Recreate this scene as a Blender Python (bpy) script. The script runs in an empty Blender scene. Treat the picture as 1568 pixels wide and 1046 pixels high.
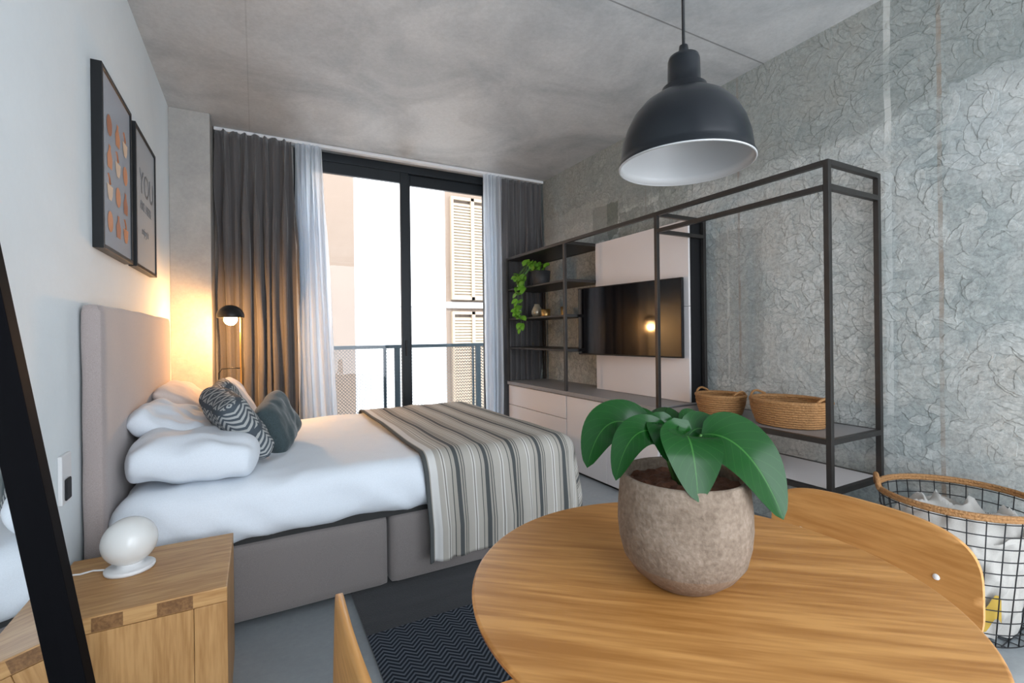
import bpy, bmesh, math, random
from mathutils import Vector, Matrix, noise
random.seed(4)
D=bpy.data
scene=bpy.context.scene
pi=math.pi

# ------------------------------------------------------------------ materials
def newmat(name):
    m=D.materials.new(name); m.use_nodes=True
    nt=m.node_tree; b=nt.nodes['Principled BSDF']
    return m,nt,b
def N(nt,t,**k):
    n=nt.nodes.new(t)
    for a,v in k.items():
        if a.startswith('i_'):
            key=a[2:]
            key=int(key) if key.isdigit() else key.replace('_',' ')
            n.inputs[key].default_value=v
        else: setattr(n,a,v)
    return n
def L(nt,a,b): nt.links.new(a,b)
def col(c): return (c[0],c[1],c[2],1)
def plain(name,c,rough=.5,metal=0,spec=.5,bump=0,bscale=200,coat=0,var=0.0):
    m,nt,b=newmat(name)
    b.inputs['Base Color'].default_value=col(c); b.inputs['Roughness'].default_value=rough
    b.inputs['Metallic'].default_value=metal; b.inputs['Specular IOR Level'].default_value=spec
    b.inputs['Coat Weight'].default_value=coat
    tc=N(nt,'ShaderNodeTexCoord')
    nz=N(nt,'ShaderNodeTexNoise',i_Scale=bscale,i_Detail=4.0); L(nt,tc.outputs['Object'],nz.inputs['Vector'])
    if bump:
        bp=N(nt,'ShaderNodeBump',i_Strength=bump,i_Distance=.01); L(nt,nz.outputs['Fac'],bp.inputs['Height']); L(nt,bp.outputs[0],b.inputs['Normal'])
    if var:
        mx=N(nt,'ShaderNodeMix',data_type='RGBA'); mx.inputs[6].default_value=col([x*(1-var) for x in c]); mx.inputs[7].default_value=col([min(1,x*(1+var)) for x in c])
        L(nt,nz.outputs['Fac'],mx.inputs[0]); L(nt,mx.outputs[2],b.inputs['Base Color'])
    return m
def ramp(nt,stops,interp='LINEAR'):
    r=N(nt,'ShaderNodeValToRGB'); r.color_ramp.interpolation=interp
    e=r.color_ramp.elements
    while len(e)<len(stops): e.new(.5)
    for i,(p,c) in enumerate(stops):
        e[i].position=p; e[i].color=col(c) if not isinstance(c,(int,float)) else (c,c,c,1)
    return r
def math_(nt,op,a,b=None,c=None):
    n=N(nt,'ShaderNodeMath',operation=op)
    for i,x in enumerate((a,b,c)):
        if x is None: continue
        if isinstance(x,(int,float)): n.inputs[i].default_value=x
        else: L(nt,x,n.inputs[i])
    return n.outputs[0]
def concrete(name,c1,c2,scale=1.2,rough=.7,bump=.15,seamsX=(),seamsY=(),fine=.25,lo=.32,hi=.68):
    m,nt,b=newmat(name); tc=N(nt,'ShaderNodeTexCoord')
    n1=N(nt,'ShaderNodeTexNoise',i_Scale=scale,i_Detail=8.0,i_Roughness=.6,i_Distortion=.6); L(nt,tc.outputs['Object'],n1.inputs['Vector'])
    n2=N(nt,'ShaderNodeTexNoise',i_Scale=40.0,i_Detail=6.0,i_Roughness=.7); L(nt,tc.outputs['Object'],n2.inputs['Vector'])
    r=ramp(nt,[(lo,c1),(hi,c2)]); L(nt,n1.outputs['Fac'],r.inputs[0])
    r2=ramp(nt,[(.3,1-fine),(.7,1.0)]); L(nt,n2.outputs['Fac'],r2.inputs[0])
    mx=N(nt,'ShaderNodeMix',data_type='RGBA',blend_type='MULTIPLY'); mx.inputs[0].default_value=1
    L(nt,r.outputs[0],mx.inputs[6]); L(nt,r2.outputs[0],mx.inputs[7]); out=mx.outputs[2]
    sp=N(nt,'ShaderNodeSeparateXYZ'); L(nt,tc.outputs['Object'],sp.inputs[0])
    for ax,lst in ((0,seamsX),(1,seamsY)):
        for s,a,w_ in lst:
            d=math_(nt,'ABSOLUTE',math_(nt,'SUBTRACT',sp.outputs[ax],s))
            f=math_(nt,'LESS_THAN',d,w_)
            f=math_(nt,'MULTIPLY',f,a)
            m2=N(nt,'ShaderNodeMix',data_type='RGBA'); L(nt,f,m2.inputs[0]); L(nt,out,m2.inputs[6]); m2.inputs[7].default_value=(.12,.12,.12,1); out=m2.outputs[2]
    L(nt,out,b.inputs['Base Color']); b.inputs['Roughness'].default_value=rough
    bp=N(nt,'ShaderNodeBump',i_Strength=bump,i_Distance=.02); L(nt,n2.outputs['Fac'],bp.inputs['Height']); L(nt,bp.outputs[0],b.inputs['Normal'])
    return m
def wood(name,c1,c2,scale=1.0,stretch=(18,1.2,18),rough=.42,rot=0):
    m,nt,b=newmat(name); tc=N(nt,'ShaderNodeTexCoord'); mp=N(nt,'ShaderNodeMapping')
    mp.inputs['Rotation'].default_value=(0,0,rot); 
    mp2=N(nt,'ShaderNodeMapping'); mp2.inputs['Scale'].default_value=[s*scale for s in stretch]
    L(nt,tc.outputs['Object'],mp.inputs[0]); L(nt,mp.outputs[0],mp2.inputs[0])
    n1=N(nt,'ShaderNodeTexNoise',i_Scale=1.0,i_Detail=5.0,i_Roughness=.55,i_Distortion=.8); L(nt,mp2.outputs[0],n1.inputs['Vector'])
    mp3=N(nt,'ShaderNodeMapping'); mp3.inputs['Scale'].default_value=[s*scale*5 for s in (stretch[0],stretch[1],stretch[2])]
    L(nt,mp.outputs[0],mp3.inputs[0])
    n2=N(nt,'ShaderNodeTexNoise',i_Scale=1.0,i_Detail=3.0); L(nt,mp3.outputs[0],n2.inputs['Vector'])
    add=math_(nt,'ADD',math_(nt,'MULTIPLY',n1.outputs['Fac'],.45),math_(nt,'MULTIPLY',n2.outputs['Fac'],.55))
    r=ramp(nt,[(.38,c1),(.5,[ (a+b_)/2 for a,b_ in zip(c1,c2)]),(.6,c2)]); L(nt,add,r.inputs[0])
    L(nt,r.outputs[0],b.inputs['Base Color']); b.inputs['Roughness'].default_value=rough; b.inputs['Specular IOR Level'].default_value=.35
    bp=N(nt,'ShaderNodeBump',i_Strength=.08,i_Distance=.003); L(nt,add,bp.inputs['Height']); L(nt,bp.outputs[0],b.inputs['Normal'])
    return m
def fabric(name,c,rough=.9,scale=600,var=.12,bump=.25,sheen=.3):
    m,nt,b=newmat(name); tc=N(nt,'ShaderNodeTexCoord')
    n=N(nt,'ShaderNodeTexNoise',i_Scale=float(scale),i_Detail=2.0); L(nt,tc.outputs['Object'],n.inputs['Vector'])
    s=n.outputs['Fac']
    r=ramp(nt,[(.35,[x*(1-var) for x in c]),(.65,[min(1,x*(1+var)) for x in c])]); L(nt,s,r.inputs[0]); L(nt,r.outputs[0],b.inputs['Base Color'])
    b.inputs['Roughness'].default_value=rough; b.inputs['Specular IOR Level'].default_value=.2; b.inputs['Sheen Weight'].default_value=sheen
    bp=N(nt,'ShaderNodeBump',i_Strength=bump,i_Distance=.002); L(nt,n.outputs['Fac'],bp.inputs['Height']); L(nt,bp.outputs[0],b.inputs['Normal'])
    return m
def uvmat(name,builder,rough=.85):
    m,nt,b=newmat(name); uv=N(nt,'ShaderNodeUVMap',uv_map='UVMap'); sp=N(nt,'ShaderNodeSeparateXYZ'); L(nt,uv.outputs[0],sp.inputs[0])
    out=builder(nt,sp.outputs[0],sp.outputs[1]); L(nt,out,b.inputs['Base Color']); b.inputs['Roughness'].default_value=rough; b.inputs['Specular IOR Level'].default_value=.2
    tc=N(nt,'ShaderNodeTexCoord'); n=N(nt,'ShaderNodeTexNoise',i_Scale=500.0); L(nt,tc.outputs['Object'],n.inputs['Vector'])
    bp=N(nt,'ShaderNodeBump',i_Strength=.3,i_Distance=.002); L(nt,n.outputs['Fac'],bp.inputs['Height']); L(nt,bp.outputs[0],b.inputs['Normal'])
    return m
def mix(nt,f,a,b):
    m=N(nt,'ShaderNodeMix',data_type='RGBA')
    for i,x in ((0,f),(6,a),(7,b)):
        if isinstance(x,(int,float)): m.inputs[i].default_value=x
        elif isinstance(x,(tuple,list)): m.inputs[i].default_value=col(x)
        else: L(nt,x,m.inputs[i])
    return m.outputs[2]

M_ceil=concrete('concrete_ceiling',(.38,.40,.41),(.58,.59,.59),1.5,.5,.06,seamsX=((-.03,.2,.004),),seamsY=((1.93,.7,.005),),fine=.16,lo=.36,hi=.62)
M_col=concrete('concrete_column',(.36,.345,.325),(.47,.45,.42),2.5,.75,.10,fine=.14)
M_floor=concrete('concrete_floor',(.24,.265,.28),(.34,.365,.38),1.6,.28,.02,fine=.12)
M_white=concrete('white_plaster',(.72,.775,.80),(.78,.83,.85),1.0,.8,.05,fine=.02)

def rough_wall():
    m,nt,b=newmat('chipped_concrete_wall'); tc=N(nt,'ShaderNodeTexCoord'); O=tc.outputs['Object']
    sp=N(nt,'ShaderNodeSeparateXYZ'); L(nt,O,sp.inputs[0]); Y=sp.outputs[1]; Z=sp.outputs[2]
    big=N(nt,'ShaderNodeTexNoise',i_Scale=1.2,i_Detail=5.0,i_Roughness=.65,i_Distortion=.4); L(nt,O,big.inputs['Vector'])
    base=ramp(nt,[(.34,(.235,.27,.26)),(.46,(.345,.38,.37)),(.58,(.43,.445,.425)),(.70,(.48,.46,.415))]); L(nt,big.outputs['Fac'],base.inputs[0])
    wn=N(nt,'ShaderNodeTexNoise',i_Scale=8.0,i_Detail=2.0); L(nt,O,wn.inputs['Vector'])
    wh=N(nt,'ShaderNodeTexNoise',i_Scale=45.0,i_Detail=2.0); L(nt,O,wh.inputs['Vector'])
    v1=N(nt,'ShaderNodeVectorMath',operation='MULTIPLY_ADD'); L(nt,wn.outputs['Color'],v1.inputs[0]); v1.inputs[1].default_value=(.05,.05,.05); L(nt,O,v1.inputs[2])
    v2=N(nt,'ShaderNodeVectorMath',operation='MULTIPLY_ADD'); L(nt,wh.outputs['Color'],v2.inputs[0]); v2.inputs[1].default_value=(.018,.018,.018); L(nt,v1.outputs[0],v2.inputs[2])
    sw=N(nt,'ShaderNodeSeparateXYZ'); L(nt,v2.outputs[0],sw.inputs[0])
    def leaves(S,off,lo,l=.80,wd=.34):
        cb=N(nt,'ShaderNodeCombineXYZ')
        L(nt,math_(nt,'ADD',math_(nt,'MULTIPLY',sw.outputs[1],S),off),cb.inputs[0]); L(nt,math_(nt,'ADD',math_(nt,'MULTIPLY',sw.outputs[2],S),off*1.7),cb.inputs[1])
        vo=N(nt,'ShaderNodeTexVoronoi',voronoi_dimensions='2D',i_Scale=1.0); L(nt,cb.outputs[0],vo.inputs['Vector'])
        df=N(nt,'ShaderNodeVectorMath',operation='SUBTRACT'); L(nt,cb.outputs[0],df.inputs[0]); L(nt,vo.outputs['Position'],df.inputs[1])
        cs=N(nt,'ShaderNodeSeparateXYZ'); L(nt,vo.outputs['Color'],cs.inputs[0]); ds=N(nt,'ShaderNodeSeparateXYZ'); L(nt,df.outputs[0],ds.inputs[0])
        th=math_(nt,'MULTIPLY',cs.outputs[0],6.28); ct=math_(nt,'COSINE',th); st=math_(nt,'SINE',th)
        a=math_(nt,'ADD',math_(nt,'MULTIPLY',ds.outputs[0],ct),math_(nt,'MULTIPLY',ds.outputs[1],st))
        bb=math_(nt,'ABSOLUTE',math_(nt,'SUBTRACT',math_(nt,'MULTIPLY',ds.outputs[1],ct),math_(nt,'MULTIPLY',ds.outputs[0],st)))
        an=math_(nt,'DIVIDE',a,l)
        prof=math_(nt,'MULTIPLY',math_(nt,'SUBTRACT',1.0,math_(nt,'MULTIPLY',an,an)),wd)
        inside=math_(nt,'SUBTRACT',prof,bb)
        body=ramp(nt,[(.5,0.0),(.53,1.0)]); L(nt,math_(nt,'ADD',inside,.5),body.inputs[0])
        rim=ramp(nt,[(.45,0.0),(.505,1.0),(.56,0.0)]); L(nt,math_(nt,'ADD',inside,.5),rim.inputs[0])
        rib=math_(nt,'MULTIPLY',math_(nt,'LESS_THAN',bb,.020),body.outputs[0])
        on=math_(nt,'GREATER_THAN',cs.outputs[1],lo)
        return math_(nt,'MULTIPLY',body.outputs[0],on),math_(nt,'MULTIPLY',rim.outputs[0],on),math_(nt,'MULTIPLY',rib,on),cs.outputs[2]
    chipmask=N(nt,'ShaderNodeTexNoise',i_Scale=1.7,i_Detail=4.0,i_Roughness=.6); L(nt,O,chipmask.inputs['Vector'])
    cm=ramp(nt,[(.38,.25),(.54,1.0)]); L(nt,chipmask.outputs['Fac'],cm.inputs[0]); CM=cm.outputs[0]
    c=base.outputs[0]; hsum=0.0
    for S,off,lo in ((10.5,0.0,.1),(8.8,3.3,.25),(13.0,7.9,.35)):
        body,rim,rib,rv=leaves(S,off,lo)
        c=mix(nt,math_(nt,'MULTIPLY',math_(nt,'MULTIPLY',body,CM),math_(nt,'MULTIPLY_ADD',rv,.48,.04)),c,(.57,.585,.56))
        c=mix(nt,math_(nt,'MULTIPLY',math_(nt,'MULTIPLY',math_(nt,'MAXIMUM',rim,math_(nt,'MULTIPLY',rib,.5)),CM),.36),c,(.13,.15,.14))
        hsum=math_(nt,'ADD',math_(nt,'MULTIPLY',math_(nt,'SUBTRACT',body,math_(nt,'MULTIPLY',rib,.5)),CM),hsum)
    fn=N(nt,'ShaderNodeTexNoise',i_Scale=48.0,i_Detail=6.0,i_Roughness=.8); L(nt,O,fn.inputs['Vector'])
    fr=ramp(nt,[(.36,.68),(.64,1.12)]); L(nt,fn.outputs['Fac'],fr.inputs[0])
    mm=N(nt,'ShaderNodeMix',data_type='RGBA',blend_type='MULTIPLY'); mm.inputs[0].default_value=1; L(nt,c,mm.inputs[6]); L(nt,fr.outputs[0],mm.inputs[7]); c=mm.outputs[2]
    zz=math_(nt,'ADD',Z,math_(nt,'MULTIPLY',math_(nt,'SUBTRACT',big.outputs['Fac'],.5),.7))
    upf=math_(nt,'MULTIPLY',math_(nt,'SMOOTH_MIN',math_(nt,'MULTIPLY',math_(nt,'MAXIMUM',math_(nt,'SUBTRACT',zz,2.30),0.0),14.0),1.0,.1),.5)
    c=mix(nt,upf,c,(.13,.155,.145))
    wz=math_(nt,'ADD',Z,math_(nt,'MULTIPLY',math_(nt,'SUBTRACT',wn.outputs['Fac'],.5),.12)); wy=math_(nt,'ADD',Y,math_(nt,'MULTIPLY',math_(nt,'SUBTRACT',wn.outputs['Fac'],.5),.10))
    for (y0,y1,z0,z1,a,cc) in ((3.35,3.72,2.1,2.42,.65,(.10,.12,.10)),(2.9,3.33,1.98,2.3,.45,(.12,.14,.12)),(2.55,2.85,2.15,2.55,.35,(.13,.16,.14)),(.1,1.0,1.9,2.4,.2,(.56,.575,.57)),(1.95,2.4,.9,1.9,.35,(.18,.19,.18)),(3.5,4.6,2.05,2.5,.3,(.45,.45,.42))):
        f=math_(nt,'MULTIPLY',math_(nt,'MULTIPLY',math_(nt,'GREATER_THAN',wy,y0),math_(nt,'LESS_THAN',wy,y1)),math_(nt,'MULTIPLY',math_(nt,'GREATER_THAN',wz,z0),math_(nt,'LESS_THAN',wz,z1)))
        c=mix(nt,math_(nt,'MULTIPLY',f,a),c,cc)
    brk=N(nt,'ShaderNodeTexNoise',i_Scale=5.0,i_Detail=2.0); L(nt,O,brk.inputs['Vector'])
    bk=ramp(nt,[(.40,.25),(.55,1.0)]); L(nt,brk.outputs['Fac'],bk.inputs[0])
    jy=math_(nt,'ADD',Y,math_(nt,'MULTIPLY',math_(nt,'SUBTRACT',brk.outputs['Fac'],.5),.02))
    for (y0,w,cc,a) in ((1.03,.009,(.26,.20,.15),.8),(1.245,.015,(.56,.57,.54),.7),(2.12,.008,(.24,.20,.17),.7),(2.21,.009,(.50,.50,.47),.5),(3.0,.009,(.22,.21,.19),.5),(.35,.008,(.26,.22,.18),.6)):
        f=math_(nt,'LESS_THAN',math_(nt,'ABSOLUTE',math_(nt,'SUBTRACT',jy,y0)),w)
        c=mix(nt,math_(nt,'MULTIPLY',math_(nt,'MULTIPLY',f,bk.outputs[0]),a),c,cc)
    L(nt,c,b.inputs['Base Color']); b.inputs['Roughness'].default_value=.85
    hgt=math_(nt,'ADD',math_(nt,'MULTIPLY',hsum,.6),math_(nt,'MULTIPLY',fn.outputs['Fac'],.8))
    bp=N(nt,'ShaderNodeBump',i_Strength=.45,i_Distance=.010); L(nt,hgt,bp.inputs['Height']); L(nt,bp.outputs[0],b.inputs['Normal'])
    return m
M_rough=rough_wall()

M_black=plain('black_metal',(.014,.015,.016),.4,.2,.3)
M_mframe=plain('black_mirror_frame',(.003,.003,.004),.7,0,.05)
M_steel=plain('raw_dark_steel',(.055,.051,.048),.42,.7,var=.2,bscale=15)
M_frame=plain('anthracite_aluminium',(.018,.022,.026),.4,.2,.3)
M_lampblk=plain('matt_black_enamel',(.003,.0045,.007),.30,0,.35)
M_enamel=plain('white_enamel',(.42,.42,.42),.4)
M_lacq=plain('white_lacquer',(.68,.64,.63),.35)
M_gap=plain('dark_gap',(.02,.02,.02),.8)
M_headb=fabric('greige_upholstery',(.36,.305,.29),scale=500)
M_base=fabric('taupe_upholstery',(.185,.165,.157),scale=500)
M_linen=fabric('white_cotton',(.70,.745,.80),scale=300,var=.03,bump=.05,sheen=.1)
M_pink=fabric('pale_pink_cotton',(.72,.62,.57),scale=300,var=.04,bump=.05)
M_dcurt=fabric('charcoal_curtain',(.105,.098,.097),scale=400,var=.15)
M_cushd=fabric('teal_grey_velvet',(.045,.065,.07),scale=350,var=.3,bump=.5)
M_oak=wood('oak_veneer',(.345,.145,.034),(.55,.27,.082),rot=math.radians(-50),stretch=(16,1.0,16))
M_oak2=wood('oak_solid',(.38,.19,.065),(.54,.31,.125),stretch=(2.0,22,22))
M_oak2s=wood('oak_solid_side',(.36,.18,.06),(.52,.29,.115),stretch=(22,22,1.6))
M_ply=wood('oak_plywood',(.42,.19,.052),(.56,.28,.09),stretch=(18,1.5,18))
M_jnt=wood('oak_endgrain',(.15,.07,.025),(.26,.13,.05),stretch=(30,30,30))
M_tv=plain('tv_glass',(.004,.004,.005),.06,0,.5)
M_black2=plain('black_plastic',(.010,.010,.011),.5,0,.3)
M_gold=plain('brass',(.55,.33,.12),.3,.9)
M_wplast=plain('white_plastic',(.75,.75,.75),.35)
def leafmat(name,c1,c2,rough,spec=.3):
    m,nt,b=newmat(name); uv=N(nt,'ShaderNodeUVMap',uv_map='UVMap'); sp=N(nt,'ShaderNodeSeparateXYZ'); L(nt,uv.outputs[0],sp.inputs[0])
    d=math_(nt,'ABSOLUTE',math_(nt,'SUBTRACT',sp.outputs[1],.5))
    mid=math_(nt,'LESS_THAN',d,.014)
    vein=math_(nt,'FRACT',math_(nt,'SUBTRACT',math_(nt,'MULTIPLY',sp.outputs[0],9.0),math_(nt,'MULTIPLY',d,5.0)))
    vf=math_(nt,'MULTIPLY',math_(nt,'LESS_THAN',vein,.06),.22)
    f=math_(nt,'MAXIMUM',math_(nt,'MULTIPLY',mid,.8),vf)
    L(nt,mix(nt,f,c1,c2),b.inputs['Base Color']); b.inputs['Roughness'].default_value=rough; b.inputs['Specular IOR Level'].default_value=spec
    return m
M_leaf=leafmat('glossy_leaf',(.005,.045,.006),(.03,.12,.02),.24,.24)
M_vine=leafmat('vine_leaf',(.12,.30,.025),(.18,.40,.05),.4)
M_stem=plain('plant_stem',(.06,.16,.03),.5)
M_soil=plain('bark_soil',(.13,.05,.025),.95,bump=1.0,bscale=60,var=.6)
def potmat():
    m,nt,b=newmat('weathered_terracotta'); tc=N(nt,'ShaderNodeTexCoord'); sp=N(nt,'ShaderNodeSeparateXYZ'); L(nt,tc.outputs['Object'],sp.inputs[0])
    n=N(nt,'ShaderNodeTexNoise',i_Scale=14.0,i_Detail=8.0,i_Roughness=.65); L(nt,tc.outputs['Object'],n.inputs['Vector'])
    n2=N(nt,'ShaderNodeTexNoise',i_Scale=120.0,i_Detail=5.0); L(nt,tc.outputs['Object'],n2.inputs['Vector'])
    r=ramp(nt,[(.36,(.13,.095,.068)),(.52,(.205,.155,.115)),(.68,(.29,.23,.18))]); L(nt,math_(nt,'ADD',math_(nt,'MULTIPLY',n.outputs['Fac'],.6),math_(nt,'MULTIPLY',n2.outputs['Fac'],.4)),r.inputs[0])
    low=math_(nt,'LESS_THAN',math_(nt,'ADD',sp.outputs[2],math_(nt,'MULTIPLY',n.outputs['Fac'],.01)),.785)
    L(nt,mix(nt,math_(nt,'MULTIPLY',low,.5),r.outputs[0],(.22,.13,.075)),b.inputs['Base Color']); b.inputs['Roughness'].default_value=.85; b.inputs['Specular IOR Level'].default_value=.25
    bp=N(nt,'ShaderNodeBump',i_Strength=.6,i_Distance=.004); L(nt,n2.outputs['Fac'],bp.inputs['Height']); L(nt,bp.outputs[0],b.inputs['Normal'])
    return m
M_pot=potmat()
M_wick=plain('wicker',(.36,.18,.065),.7,bump=.8,bscale=140,var=.5)
M_wickshade=plain('wicker_inner_shade',(.24,.12,.045),.7,bump=.8,bscale=140,var=.5)  # darker wicker copy: shade of the basket interior put into the colour
M_mirror=plain('mirror_glass',(.9,.92,.92),.01,1.0)
M_rugd=fabric('rug_black',(.010,.012,.017),scale=300,var=.3,bump=.6)
M_facade=concrete('white_render_facade',(.62,.63,.64),(.68,.69,.70),.5,.9,.02,fine=.02)
M_beige=concrete('beige_render',(.125,.092,.070),(.15,.112,.086),.6,.9,.02,fine=.05)
M_shut=plain('shutter_paint',(.235,.18,.125),.6)
M_rail=plain('blue_grey_railing',(.04,.07,.09),.45)
M_stone=concrete('balcony_stone',(.35,.33,.31),(.45,.43,.4),2,.8,.1)

def glassmat():
    m=D.materials.new('window_glass'); m.use_nodes=True; nt=m.node_tree; nt.nodes.clear()
    o=N(nt,'ShaderNodeOutputMaterial'); t=N(nt,'ShaderNodeBsdfTransparent'); t.inputs[0].default_value=(.98,.99,.99,1)
    g=N(nt,'ShaderNodeBsdfGlossy'); g.inputs['Roughness'].default_value=.01
    mx=N(nt,'ShaderNodeMixShader'); mx.inputs[0].default_value=.04; L(nt,t.outputs[0],mx.inputs[1]); L(nt,g.outputs[0],mx.inputs[2]); L(nt,mx.outputs[0],o.inputs[0])
    return m
M_glass=glassmat()
def sheer():
    m=D.materials.new('sheer_voile'); m.use_nodes=True; nt=m.node_tree; nt.nodes.clear()
    o=N(nt,'ShaderNodeOutputMaterial'); d=N(nt,'ShaderNodeBsdfDiffuse'); d.inputs[0].default_value=(.80,.85,.90,1)
    tl=N(nt,'ShaderNodeBsdfTranslucent'); tl.inputs[0].default_value=(.87,.92,.98,1); tp=N(nt,'ShaderNodeBsdfTransparent')
    a=N(nt,'ShaderNodeMixShader'); a.inputs[0].default_value=.72; L(nt,d.outputs[0],a.inputs[1]); L(nt,tl.outputs[0],a.inputs[2])
    b=N(nt,'ShaderNodeMixShader'); b.inputs[0].default_value=.24; L(nt,a.outputs[0],b.inputs[1]); L(nt,tp.outputs[0],b.inputs[2]); L(nt,b.outputs[0],o.inputs[0])
    return m
M_sheer=sheer()
def emis(name,c,s):
    m,nt,b=newmat(name); b.inputs['Base Color'].default_value=col(c); b.inputs['Emission Color'].default_value=col(c); b.inputs['Emission Strength'].default_value=s; return m
M_bulb=emis('warm_bulb',(1.0,.62,.28),22)
def perf():
    m=D.materials.new('perforated_mesh'); m.use_nodes=True; nt=m.node_tree; nt.nodes.clear()
    o=N(nt,'ShaderNodeOutputMaterial'); d=N(nt,'ShaderNodeBsdfDiffuse'); d.inputs[0].default_value=(.12,.14,.155,1); tp=N(nt,'ShaderNodeBsdfTransparent')
    tc=N(nt,'ShaderNodeTexCoord'); mp=N(nt,'ShaderNodeMapping'); mp.inputs['Rotation'].default_value=(0,pi/4,0); mp.inputs['Scale'].default_value=(38,38,38); L(nt,tc.outputs['Object'],mp.inputs[0])
    sp=N(nt,'ShaderNodeSeparateXYZ'); L(nt,mp.outputs[0],sp.inputs[0])
    f1=math_(nt,'LESS_THAN',math_(nt,'FRACT',sp.outputs[0]),.24); f2=math_(nt,'LESS_THAN',math_(nt,'FRACT',sp.outputs[2]),.24)
    f=math_(nt,'MAXIMUM',f1,f2); mx=N(nt,'ShaderNodeMixShader'); L(nt,f,mx.inputs[0]); L(nt,tp.outputs[0],mx.inputs[1]); L(nt,d.outputs[0],mx.inputs[2]); L(nt,mx.outputs[0],o.inputs[0])
    return m
M_perf=perf()

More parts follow.
